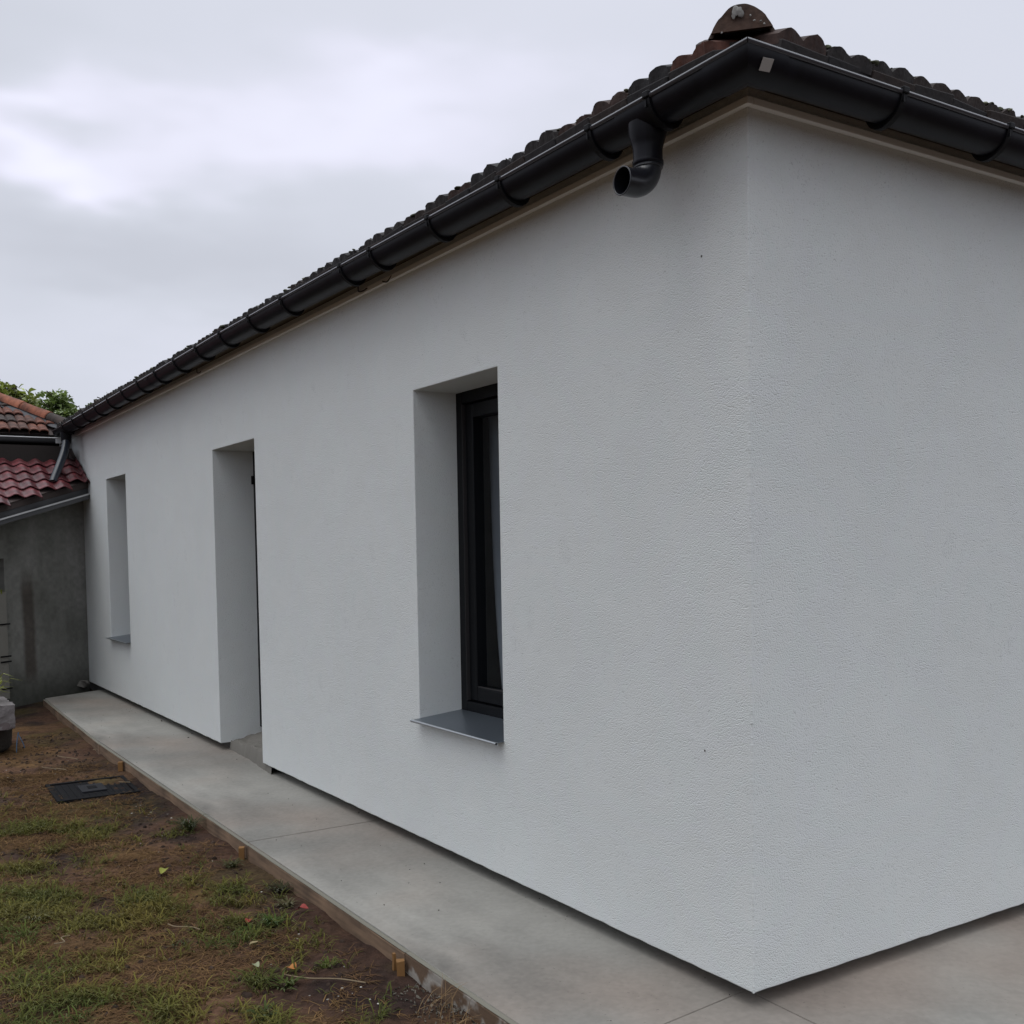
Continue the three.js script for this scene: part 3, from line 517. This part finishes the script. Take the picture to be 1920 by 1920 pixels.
  for (let i = 0; i < 6; i++) part('board', rbox(-.17 - i * .165, -.012 - i * .165, -.05, 1.145 + (i % 2) * .004, .012, .036, .003), std({ color: lin(.21 - .02 * (i % 3), .20 - .02 * (i % 3), .175 - .015 * (i % 3)), roughness: .9, bumpMap: pitBump, bumpScale: .002 }), dr);
  for (const y of [.78, .42, .36, .06]) part('hinge', rbox(-.12, .02, y, y + .016, .036, .046, .003), M.bracket, dr);
  part('door_void', box(-1.1, .02, -.1, 1.55, -.28, -.26), M.darkBoard, dr);
}
// cement lump where the two walls meet
tag(part('cement_lump', roughen(new THREE.IcosahedronGeometry(.055, 3).scale(1, .7, 1).translate(-10.98, .0, .07), .05, 26, 6), M.roughCement), 'small crumbly grey cement lump in the corner between shed and white wall', 'rubble');

// ---------- old house behind, terracotta roof ----------
{
  const old = thing('old_house', 'old house behind the shed with weathered terracotta roof', 'house', [-11.22, 0, .12]);
  const ox = 11.22, oz = -.12, S = .55, XE = -11.6, YE = 3.03, aS = Math.atan(S);
  part('wall', box(-1.2, 0, 0, 2.86, 0, 7), M.darkBoard, old);
  part('upper_wall', box(-6, -.62, 2.862, 3.0, .0, 7), M.darkBoard, old);
  const RPt = (x) => YE + (XE - x) * S, hipz = (x) => .08 - 11.75 - x;
  { const x1 = -15.6, z1 = 8; // roof plane bounded by the hip
    const r = part('roof', soup([XE, YE, hipz(XE), XE, YE, z1, x1, RPt(x1), z1, XE, YE, hipz(XE), x1, RPt(x1), z1, x1, RPt(x1), hipz(x1), XE, YE - .03, hipz(XE), x1, RPt(x1) - .03, hipz(x1), -16, YE, hipz(XE)].map((v, i) => v + (i % 3 === 0 ? ox : i % 3 === 2 ? oz : 0))), M.brownBoard.clone(), old);
    r.material.side = THREE.DoubleSide;
    const kinds = [0, 1, 2].map((q) => waveTile(.216, .34, [.030, .034, .026][q], .052, .012, [.5, .4, .7][q], 10, 2, .012).rotateY(Math.PI / 2).rotateZ(-aS));
    for (let row = 0; row < 9; row++) for (let c = -3; c < 15; c++) {
      const x = XE + .025 - row * .245 * Math.cos(aS) + rr(-.01, .01), z = .06 + c * .22 + (row % 2) * .11;
      if (z + .10 < hipz(x - .10)) continue;
      if (z < .10 && x > -11.66) continue;
      const m = part('roof_tile', kinds[Math.floor(rnd() * 3)], warmClay[Math.floor(Math.pow(rnd(), 1.4) * 6)], r); m.position.set(x + ox, RPt(x) + .012 + rr(-.005, .005), z + oz + .22); m.rotation.x = rr(-.02, .02); m.rotation.z = rr(-.03, .03);
    }
    const hipL = V(-1, S, 1), ang = Math.atan(S / Math.SQRT2);
    for (let i = 0; i < 8; i++) {
      const t = -.12 + i * .262, g = []; for (const [rad, zz] of [[.075, 0], [.09, .001], [.09, -.02], [.078, -.46], [.064, -.46]]) g.push(arc(rad, 14, -.1, Math.PI + .1).map(([a, b]) => [a, -b, zz]));
      const m = part('hip_tile', gridGeo(g, (p) => [p[0], p[2]]), i < 1 ? warmClay[5] : [clay(.33, .11, .055), clay(.29, .095, .05), clay(.36, .125, .068)][i % 3], r); m.material.side = THREE.DoubleSide;
      m.position.set(-11.75 - t + ox, RPt(-11.75 - t) + .075, .08 + t + oz); m.rotation.set(0, Math.PI * 3 / 4 - Math.PI / 2 - Math.PI, 0); m.rotation.y = Math.atan2(-(-1), -(1)); m.rotateX(ang); m.rotateZ(rr(-.04, .04));
    }
    const mp = []; for (let i = 0; i <= 60; i++) { const t = -.16 + i * .035, row = []; for (let j = 0; j <= 4; j++) { const o = j / 4 * .16, jag = .05 * (fbm(i * .35, j * .2, 0, 3, 4) - .5); row.push([-11.75 - t + ox + (o * .85 + jag * (j > 2 ? 1.3 : .2)) * .7, RPt(-11.75 - t) + .105 - o * .62 + .02 * (fbm(i * .6, j, 0, 2, 6) - .5), .08 + t + oz + (o * .85 + jag * (j > 2 ? 1.3 : .2)) * .7]); } mp.push(row); }
    const mb = M.mortar.clone(); mb.color.setRGB(.10, .10, .105); mb.side = THREE.DoubleSide; part('mortar_bed', gridGeo(mp), mb, r);
  }
  const gz = range(.03, 6, 30);
  const gt = part('gutter', gridGeo(gz.map((z) => half(.055, .052, 12).map(([o, y]) => [-.41 + o, 2.985 + y, z]))), M.zincGutter, old);
  part('rim', gridGeo(gz.map((z) => arc(.008, 8, 0, 2 * Math.PI).map(([o, y]) => [-.343 + o, 2.990 + y, z]))), M.paleRim, gt);
  part('end_cap', rbox(-.352, -.338, 2.925, 2.985, .028, .09, .003), M.paleRim, gt);
}

// ---------- trees behind ----------
function tree(label, x, z, trunkH, blobs, leaf, col, n, seedN) {
  const t = thing('tree', label, 'tree', [x, -.2, z], 'trees behind the old house');
  const bark = std({ color: lin(.07, .055, .04), roughness: 1, bumpMap: pitBump, bumpScale: .01 }), limbs = [];
  limbs.push(tube([[0, 0, 0], [.06, trunkH * .5, .03], [0, trunkH, 0]], .11, 10, 8));
  for (const [a, b, c, r] of blobs) limbs.push(tube([[0, trunkH * .7, 0], [a * .5, mix(trunkH, b, .5), c * .5], [a, b, c]], .035, 8, 6));
  for (const [a, b, c, r] of blobs) for (let i = 0; i < 5; i++) limbs.push(tube([[a, b, c], [a + rr(-.6, .6) * r, b + rr(0, .7) * r, c + rr(-.6, .6) * r], [a + rr(-1, 1) * r, b + rr(.2, 1.05) * r, c + rr(-1, 1) * r]], .012, 5, 4));
  part('trunk', merge(limbs), bark, t);
  const lg = gridGeo([[[0, 0, 0], [.0, 0, .0], [0, 0, 0]], [[-.32, .10, .3], [0, .0, .32], [.32, .10, .3]], [[-.42, .16, .62], [0, .02, .62], [.42, .16, .62]], [[-.05, -.05, 1], [0, -.06, 1.02], [.05, -.05, 1]]]);
  const lm = new THREE.MeshPhysicalMaterial({ color: 0xffffff, roughness: .75, side: THREE.DoubleSide, transmission: .35, thickness: 0 });
  const N = n, im = shad(new THREE.InstancedMesh(lg, lm, N)); im.name = 'crown'; im.userData.kind = 'stuff';
  const o = new THREE.Object3D(), c = new THREE.Color(), tw = [];
  for (const [bx, by, bz, r] of blobs) { const k = Math.round(r * 55); for (let i = 0; i < k; i++) { const u = rr(-1, 1), th = rr(0, 6.283), q = Math.pow(rnd(), .45) * r, s = Math.sqrt(1 - u * u); tw.push([bx + Math.cos(th) * s * q, by + u * q * .8, bz + Math.sin(th) * s * q, rr(.6, 1.3)]); } }
  for (let i = 0; i < N; i++) {
    const w = tw[Math.floor(rnd() * tw.length)], s = .17;
    o.position.set(w[0] + rr(-s, s), w[1] + rr(-s, s) * .9, w[2] + rr(-s, s)); o.rotation.set(rr(-.9, .9), rr(0, 6.28), rr(-.7, .7)); o.scale.setScalar(leaf * rr(.6, 1.25)); o.updateMatrix(); im.setMatrixAt(i, o.matrix);
    const k = w[3] * rr(.75, 1.25); im.setColorAt(i, c.setRGB(col[0] * k, col[1] * k, col[2] * k));
  }
  t.add(im); return t;
}
tree('leafy tree with yellow-green leaves above the orange ridge tiles', -21.3, .2, 2.6, [[0, 4.0, .3, 1.2], [.2, 4.5, -.75, .6], [-.2, 4.3, -1.1, .6], [0, 4.6, .6, 1.1], [.1, 4.95, -.85, .3], [.1, 4.8, -.3, .5]], .15, [.27, .32, .06], 5200, 1);
tree('bushy dark green tree in the middle, against the sky beside the gutter', -22.3, -1.3, 2.4, [[0, 3.9, .4, .9], [.2, 4.6, -.35, .6], [0, 4.3, -.5, .738], [.1, 3.9, .9, .9], [.1, 5.0, -.35, .26], [.1, 4.7, .2, .4], [.1, 4.6, -.9, .45], [.1, 4.35, -1.2, .5]], .13, [.19, .26, .07], 9500, 2);
tree('sparse tree with dark thin leaves half hidden by the white house roof', -23.0, -2.75, 2.4, [[0, 4.2, .2, .738], [.1, 4.7, .1, .5], [0, 4.3, -.7, .7], [.1, 4.9, -.2, .5], [.1, 4.8, -.75, .45]], .12, [.12, .165, .055], 3600, 3);

// ---------- things in the yard ----------
{ // black drain cover set in the soil
  const cov = thing('drain_cover', 'black ribbed drain cover with grey centre plate, half sunk in the soil', 'drain cover', [-5.46, -.129, 1.09]);
  cov.rotation.y = -.03; cov.rotation.z = -.01;
  const a = .30, b = .275;
  part('rim', merge([rbox(-a, a, -.03, .0, -b, -b + .03), rbox(-a, a, -.03, .0, b - .03, b), rbox(-a, -a + .03, -.03, 0, -b + .03, b - .03), rbox(a - .03, a, -.03, 0, -b + .03, b - .03)]), M.iron, cov);
  part('lid', rbox(-a + .034, a - .034, -.04, -.010, -b + .034, b - .034), M.iron, cov);
  for (let i = 0; i < 11; i++) { const z = -b + .062 + i * .0426; for (const [x0, x1] of i > 3 && i < 7 ? [[-a + .05, -.13], [.13, a - .05]] : [[-a + .05, a - .05]]) part('rib', rbox(x0, x1, -.010, -.0065, z - .007, z + .007, .003), M.iron, cov); }
  part('centre_plate', rbox(-.115, .115, -.010, .003, -.085, .085, .004), M.ironGrey, cov);
  part('handle_slot', rbox(-.04, .04, .003, .006, -.03, .03, .001), M.iron, cov);
}
// planter at the left edge
{
  const pl = thing('planter', 'dark round pot with a chipped pale block rim at the left edge', 'planter', [-7.62, -.13, 1.66]);
  const pot = new THREE.LatheGeometry([[0, .0], [.30, 0], [.325, .03], [.338, .20], [.34, .215], [.33, .215], [.32, .19], [0, .18]].map((p) => new THREE.Vector2(...p)), 40); part('pot', boxUV(pot), std({ color: lin(.03, .025, .021), roughness: 1, bumpMap: pitBump, bumpScale: .006 }), pl);
  const bl = roughen(merge([new THREE.BoxGeometry(.64, .20, .64, 20, 7, 20).translate(0, .31, 0)]), .016, 24, 3); part('block_rim', bl, std({ color: lin(.165, .15, .148), roughness: 1, bumpMap: pitBump, bumpScale: .006 }), pl);
  part('cracked_band', roughen(new THREE.BoxGeometry(.645, .055, .645, 16, 3, 16).translate(0, .235, 0), .012, 26, 8), std({ color: lin(.12, .098, .098), roughness: 1 }), pl);
  const str = thing('blue_string', 'scrap of blue string hanging beside the dark pot', 'string', [-7.32, -.10, 1.315]);
  part('strand', merge([tube([[0, .14, 0], [.01, .06, .015], [0, -.03, .02]], .004, 12, 5), tube([[0, .12, 0], [.01, .05, -.03], [.0, -.0, -.045]], .0035, 12, 5)]), std({ color: lin(.06, .14, .24), roughness: .8 }), str);
}
const bladeGeo = (pts, w) => { // tapering curved blade from a list of (x,y,z)
  const P = pts.map(([x, y, z], i) => { const t = i / (pts.length - 1), h = w * (1 - t * t) * (.55 + .9 * Math.min(t * 2, 1 - 0)) * .6 + .0004; return [[x - h, y, z], [x, y - h * .35, z + h * .1], [x + h, y, z]]; }); return gridGeo(P); };
function leafy(name, label, cat, pos, n, len, w, mat, up, group) {
  const t = thing(name, label, cat, pos, group), gs = [];
  for (let i = 0; i < n; i++) { const L = len * rr(.6, 1.15), k = up * rr(.6, 1.2), a = i / n * 6.283 + rr(-.4, .4), g = bladeGeo([[0, 0, 0], [0, L * k * .55, L * .3], [0, L * k * .85, L * .62], [0, L * k * .75, L]], w * rr(.8, 1.2)); g.rotateY(a); g.translate(rr(-.02, .02), 0, rr(-.02, .02)); gs.push(g); }
  for (const g of gs.length > 14 ? [merge(gs)] : gs) part(gs.length > 14 ? 'foliage' : 'leaf', g, mat, t);
  return t;
}
const green = (r, g, b) => new THREE.MeshPhysicalMaterial({ color: lin(r, g, b * .7), specularIntensity: .4, roughness: .75, side: THREE.DoubleSide, transmission: .3, thickness: 0 });
leafy('potted_plant', 'yellow-green shoots growing out of the pale block planter', 'plant', [-7.62, .26, 1.50], 40, .24, .016, green(.22, .24, .045), 1.1);
leafy('weed', 'yellow-green seedling sprouting by the shed door', 'weed', [-10.2, 1.13, 1.06], 6, .11, .008, green(.22, .24, .06), .8);
const WG = 'weeds in the bare lawn';
[['big tuft of dark green weed against the path edge beyond the middle board', -3.89, .84, 46, .16, .007, [.035, .065, .022], 1.3],
 ['low green weed beside the broken brown peg', -3.0, .86, 22, .11, .007, [.05, .08, .025], 1.0],
 ['dark weed clump hugging the plank just past the small red leaf', -2.45, .80, 26, .12, .008, [.032, .05, .02], 1.0],
 ['broad-leaved grey-green weed near the plank behind the small red leaf', -2.2, .86, 13, .10, .014, [.07, .095, .045], .8],
 ['bright green weed just in front of the long red leaf', -2.0, 1.12, 13, .085, .012, [.05, .125, .022], 1.1],
 ['bright green feathery weed to the right of the long red leaf', -1.99, 1.0, 24, .10, .009, [.045, .115, .02], 1.2],
 ['small green weed standing between the orange leaf and the nearest peg', -1.40, .985, 12, .075, .010, [.06, .12, .02], 1.2],
 ['large toothed weed in front of the orange leaf', -1.31, 1.20, 13, .12, .014, [.05, .10, .018], .8],
 ['weed with dark glossy leaves at the bottom edge, left of the toothed weed', -1.10, 1.36, 13, .10, .013, [.04, .085, .02], .8],
 ['wide clump of light green weed at the left edge of the lawn', -2.72, 1.88, 40, .12, .008, [.07, .10, .03], .9],
 ['low green weed in the middle of the lawn', -2.0, 1.42, 14, .07, .008, [.045, .085, .028], .9],
].forEach(([l, x, z, n, len, w, c, up]) => leafy('weed', l, 'weed', [x, soilY(x, z) - .004, z], Math.round(n * 2.2), len * .72, w * .55, green(c[0] * 1.4, c[1] * .92, c[2] * 1.1), up * .62, WG));
// fallen leaves
function fallen(label, x, z, len, w, c, turn, tilt = .25) {
  const t = thing('fallen_leaf', label, 'leaf', [x, soilY(x, z) + .022, z], 'fallen leaves on the lawn');
  const P = range(0, 1, 8).map((u) => { const h = w * Math.sin(Math.PI * Math.pow(u, .8)) + .001; return [-1, -.5, 0, .5, 1].map((v) => [u * len - len / 2, .006 * Math.sin(u * 5) + .4 * h * v * v, v * h]); });
  const g = gridGeo(P.reverse()); g.rotateZ(tilt); part('blade', g, std({ color: lin(...c), roughness: .7, side: THREE.DoubleSide }), t); t.rotation.y = turn;
  part('stalk', tube([[-len / 2, -len * tilt * .5, 0], [-len * .65, -len * tilt * .4, .003], [-len * .8, -len * tilt * .5, 0]], .0012, 6, 4), std({ color: lin(c[0] * .5, c[1] * .5, c[2] * .4), roughness: .9 }), t);
}
fallen('long curled red leaf on the lawn away from the plank', -2.07, 1.085, .085, .016, [.26, .035, .018], -.5);
fallen('small red leaf lying close to the plank', -2.04, .835, .05, .024, [.24, .03, .022], .8);
fallen('orange leaf on dark soil near the toothed weed', -1.415, 1.132, .05, .024, [.38, .15, .03], .3);
fallen('yellow-green leaf flat in the grass in the middle of the lawn', -3.05, 1.21, .10, .022, [.22, .23, .03], -.5, .1);
fallen('small upright tan leaf below the bright green weeds', -1.76, 1.17, .045, .012, [.30, .24, .12], 1.2, .7);
fallen('pale green leaf to the left of the orange leaf', -1.54, 1.235, .045, .014, [.24, .26, .15], .1);
// dry sticks
[[-6.75, 1.02, .34, .35, 'pale straw stick by the far plank, parallel to the shed'], [-6.3, 1.2, .30, .5, 'pale stick just behind the drain cover'], [-5.45, .86, .12, .6, 'short white stick lying on the drain cover edge'], [-3.05, 1.62, .0, 0, ''], [-2.15, 1.35, .20, .55, 'crooked dry root in the middle of the lawn'], [-2.25, 1.84, .12, -.6, 'short brown stick at the left side of the lawn'], [-7.05, .70, .14, 1.7, 'curl of white straw leaning on the far plank'], [-1.25, 1.06, .36, .72, 'long bent dry stalk near the nearest peg']].forEach(([x, z, L, a, l]) => {
  if (!L) return;
  const t = thing('stick', l, 'stick', [x, soilY(x, z) + .022, z]); t.rotation.y = a;
  part('stem', tube([[-L / 2, 0, 0], [-L * .2, .004, .02], [L * .15, .0, -.012], [L / 2, .008, .014]], .003, 16, 5), std({ color: lin(.20, .15, .09), roughness: .9 }), t);
});

// ---------- ground cover ----------
{
  const spots = [[-2.57, 1.5, .45], [-2.9, 1.9, .45], [-1.73, 2.05, .5], [-3.9, 1.8, .4], [-2.5, 1.12, .35], [-1.65, .93, .12], [-3.88, .86, .22], [-1.0, 1.3, .16], [-4.4, 1.55, .3], [-1.4, 1.28, .14], [-3.4, 1.9, .4], [-4.1, 1.3, .3], [-.85, 1.05, .14], [-.62, .85, .12], [-2.05, 1.05, .3], [-2.3, .87, .18], [-1.4, 1.75, .3], [-2.9, 1.05, .25], [-1.9, 1.75, .25], [-2.6, 2.5, .7], [-1.2, 2.6, .7], [-4.6, 2.3, .8]];
  const greenD = (x, z) => { let s = 0; for (const [a, b, r] of spots) { const q = ((x - a) ** 2 + (z - b) ** 2) / (r * r * .5); if (q < 6) s = Math.max(s, Math.exp(-q)); } return clamp(1.0 * s * sstep(.42, .62, fbm(x * 5, z * 5, 0, 4, 33)) + .05 * sstep(.52, .68, fbm(x * 3.1 + 7, z * 3.1, 0, 3, 30)) * sstep(-6, -4.5, x)); };
  const tuft = (n, L, w, lie) => { const gs = []; for (let i = 0; i < n; i++) { const l = L * rr(.5, 1.2), u = mix(.9, .12, lie) * rr(.6, 1.3), g = bladeGeo([[0, 0, 0], [0, l * u * .6, l * .25], [rr(-.1, .1) * l, l * u * .9, l * .6], [rr(-.2, .2) * l, l * u * .8, l * 1.0]], w); g.rotateY(rr(0, 6.283)); g.translate(rr(-1, 1) * L * .5, 0, rr(-1, 1) * L * .5); gs.push(g); } return merge(gs); };
  const o = new THREE.Object3D(), c = new THREE.Color();
  const scatter = (name, label, geo, N, dens, colour, scale, mat, area = [-8.2, .9, .79, 3.4]) => {
    const im = shad(new THREE.InstancedMesh(geo, mat, N)); let k = 0, tries = 0;
    while (k < N && tries++ < N * 60) {
      const u = Math.pow(rnd(), .8), x = mix(area[1], area[0], u), z = mix(area[2], area[3], rnd() * rnd() * .6 + rnd() * .4);
      if (Math.abs(x + 5.46) < .30 && Math.abs(z - 1.09) < .27) continue;
      if (rnd() > dens(x, z)) continue;
      o.position.set(x, soilY(x, z) - .003, z); o.rotation.set(rr(-.15, .15), rr(0, 6.283), rr(-.15, .15)); o.scale.setScalar(scale()); o.updateMatrix(); im.setMatrixAt(k, o.matrix); im.setColorAt(k++, colour(c, x, z));
    }
    im.count = k; im.name = name; tag(im, label, null, null, 'stuff'); scene.add(im); return im;
  };
  const gm = new THREE.MeshPhysicalMaterial({ color: 0xffffff, specularIntensity: .25, roughness: .9, side: THREE.DoubleSide, transmission: .3, thickness: 0 }), sm = new THREE.MeshPhysicalMaterial({ color: 0xffffff, specularIntensity: .25, roughness: .95, side: THREE.DoubleSide });
  scatter('grass', 'patchy short green grass growing in the bare soil', tuft(9, .055, .0028, .35), 2300, (x, z) => greenD(x, z), (q, x, z) => { const k = rr(.6, 1.4), y = clamp(fbm(x * 4, z * 4, 0, 2, 44) * 1.4 - .2); return q.setRGB(mix(.075, .165, y) * k, mix(.098, .135, y) * k, mix(.022, .032, y) * k); }, () => rr(.6, 1.3), gm);
  scatter('dry_grass', 'flattened brown and yellow dead grass over the soil', tuft(8, .065, .0017, .93), 8500, (x, z) => clamp(.15 + 1.5 * sstep(.40, .62, fbm(x * 2.4 + 3, z * 2.4 + 8, 0, 4, 61))) * (x < -6.5 ? .35 : 1) * sstep(.80, .95, z + .1), (q) => { const k = rr(.45, 1.25), t = rnd(); return q.setRGB(mix(.118, .170, t) * k, mix(.064, .105, t) * k, mix(.034, .044, t) * k); }, () => rr(.6, 1.4), sm);
  const clod = roughen(new THREE.IcosahedronGeometry(.012, 1), .006, 60, 2);
  scatter('soil_crumbs', 'dark crumbs of soil scattered over the yard', clod, 5200, (x, z) => .25 + .75 * sstep(1.3, .8, z), (q) => { const k = rr(.5, 1.4); return q.setRGB(.045 * k, .031 * k, .024 * k); }, () => Math.pow(rnd(), 3) * 1.1 + .15, sm);
  const peb = new THREE.IcosahedronGeometry(.006, 1).scale(1.2, .7, 1);
  scatter('pebbles', 'tiny pale pebbles and cement crumbs near the path edge', peb, 650, (x, z) => clamp(.12 + sstep(1.15, .8, z) + (x > -1.3 && z < 1.2 ? .9 : 0)), (q) => { const k = rr(.4, 1.2); return q.setRGB(.42 * k, .40 * k, .36 * k); }, () => Math.pow(rnd(), 2.6) * 1.05 + .18, sm, [-7, .6, .79, 2.6]);
  const cr = shad(new THREE.InstancedMesh(clod, sm, 90)); for (let i = 0; i < 90; i++) { const near = rnd() < .45, x = -Math.pow(rnd(), .8) * 9, z = near ? rr(-.06, .05) : rr(0, .7); o.position.set(x, SLAB + .002, z); o.rotation.set(rr(0, 6), rr(0, 6), 0); o.scale.setScalar(near ? Math.pow(rnd(), 5) * .4 + .10 : rr(.1, .22)); o.updateMatrix(); cr.setMatrixAt(i, o.matrix); const k = rr(.6, 1.6); cr.setColorAt(i, c.setRGB(.05 * k, .045 * k, .038 * k)); }
  cr.name = 'grit'; tag(cr, 'dark crumbs of dirt on the path along the foot of the white wall', null, null, 'stuff'); scene.add(cr);
  const cs = shad(new THREE.InstancedMesh(clod, sm, 420)); for (let i = 0; i < 420; i++) { const x = mix(-1.08, -.15, rnd()), z = .728 + Math.pow(rnd(), 1.6) * .17; o.position.set(x, soilY(x, z) + .004, z); o.rotation.set(rr(0, 6), rr(0, 6), 0); o.scale.set(.15 + .75 * Math.pow(rnd(), 3), .12 + .3 * rnd() * rnd(), .15 + .7 * Math.pow(rnd(), 3)); o.updateMatrix(); cs.setMatrixAt(i, o.matrix); const k = rr(.4, 1.4); cs.setColorAt(i, c.setRGB(.12 * k, .107 * k, .088 * k)); }
  cs.name = 'cement_crumbs'; tag(cs, 'grey cement crumbs on the soil along the nearest plank', null, null, 'stuff'); scene.add(cs);
  // tall dry stalks against the nearest plank
  const st = []; for (let i = 0; i < 90; i++) { const h = rr(.04, .13), x = rr(-.82, -.1), z = rr(.785, .90), a = rr(-.06, .06), b = rr(-.05, .05), g = bladeGeo([[0, 0, 0], [a * .3, h * .5, b * .3], [a, h * .85, b], [a * 1.9, h, b * 1.9]], .0018); g.translate(x, soilY(x, z), z); st.push(g); }
  tag(part('dry_stalks', merge(st), std({ color: lin(.20, .125, .055), roughness: .9, side: THREE.DoubleSide })), 'upright rusty dry stalks against the nearest cement-smeared plank', null, null, 'stuff');
}
// ---------- render ----------
const renderer = new THREE.WebGLRenderer({ antialias: true });
renderer.shadowMap.enabled = true; renderer.shadowMap.type = THREE.PCFSoftShadowMap;
renderer.toneMapping = THREE.LinearToneMapping; renderer.toneMappingExposure = EXPOSURE;
renderer.render(scene, camera);
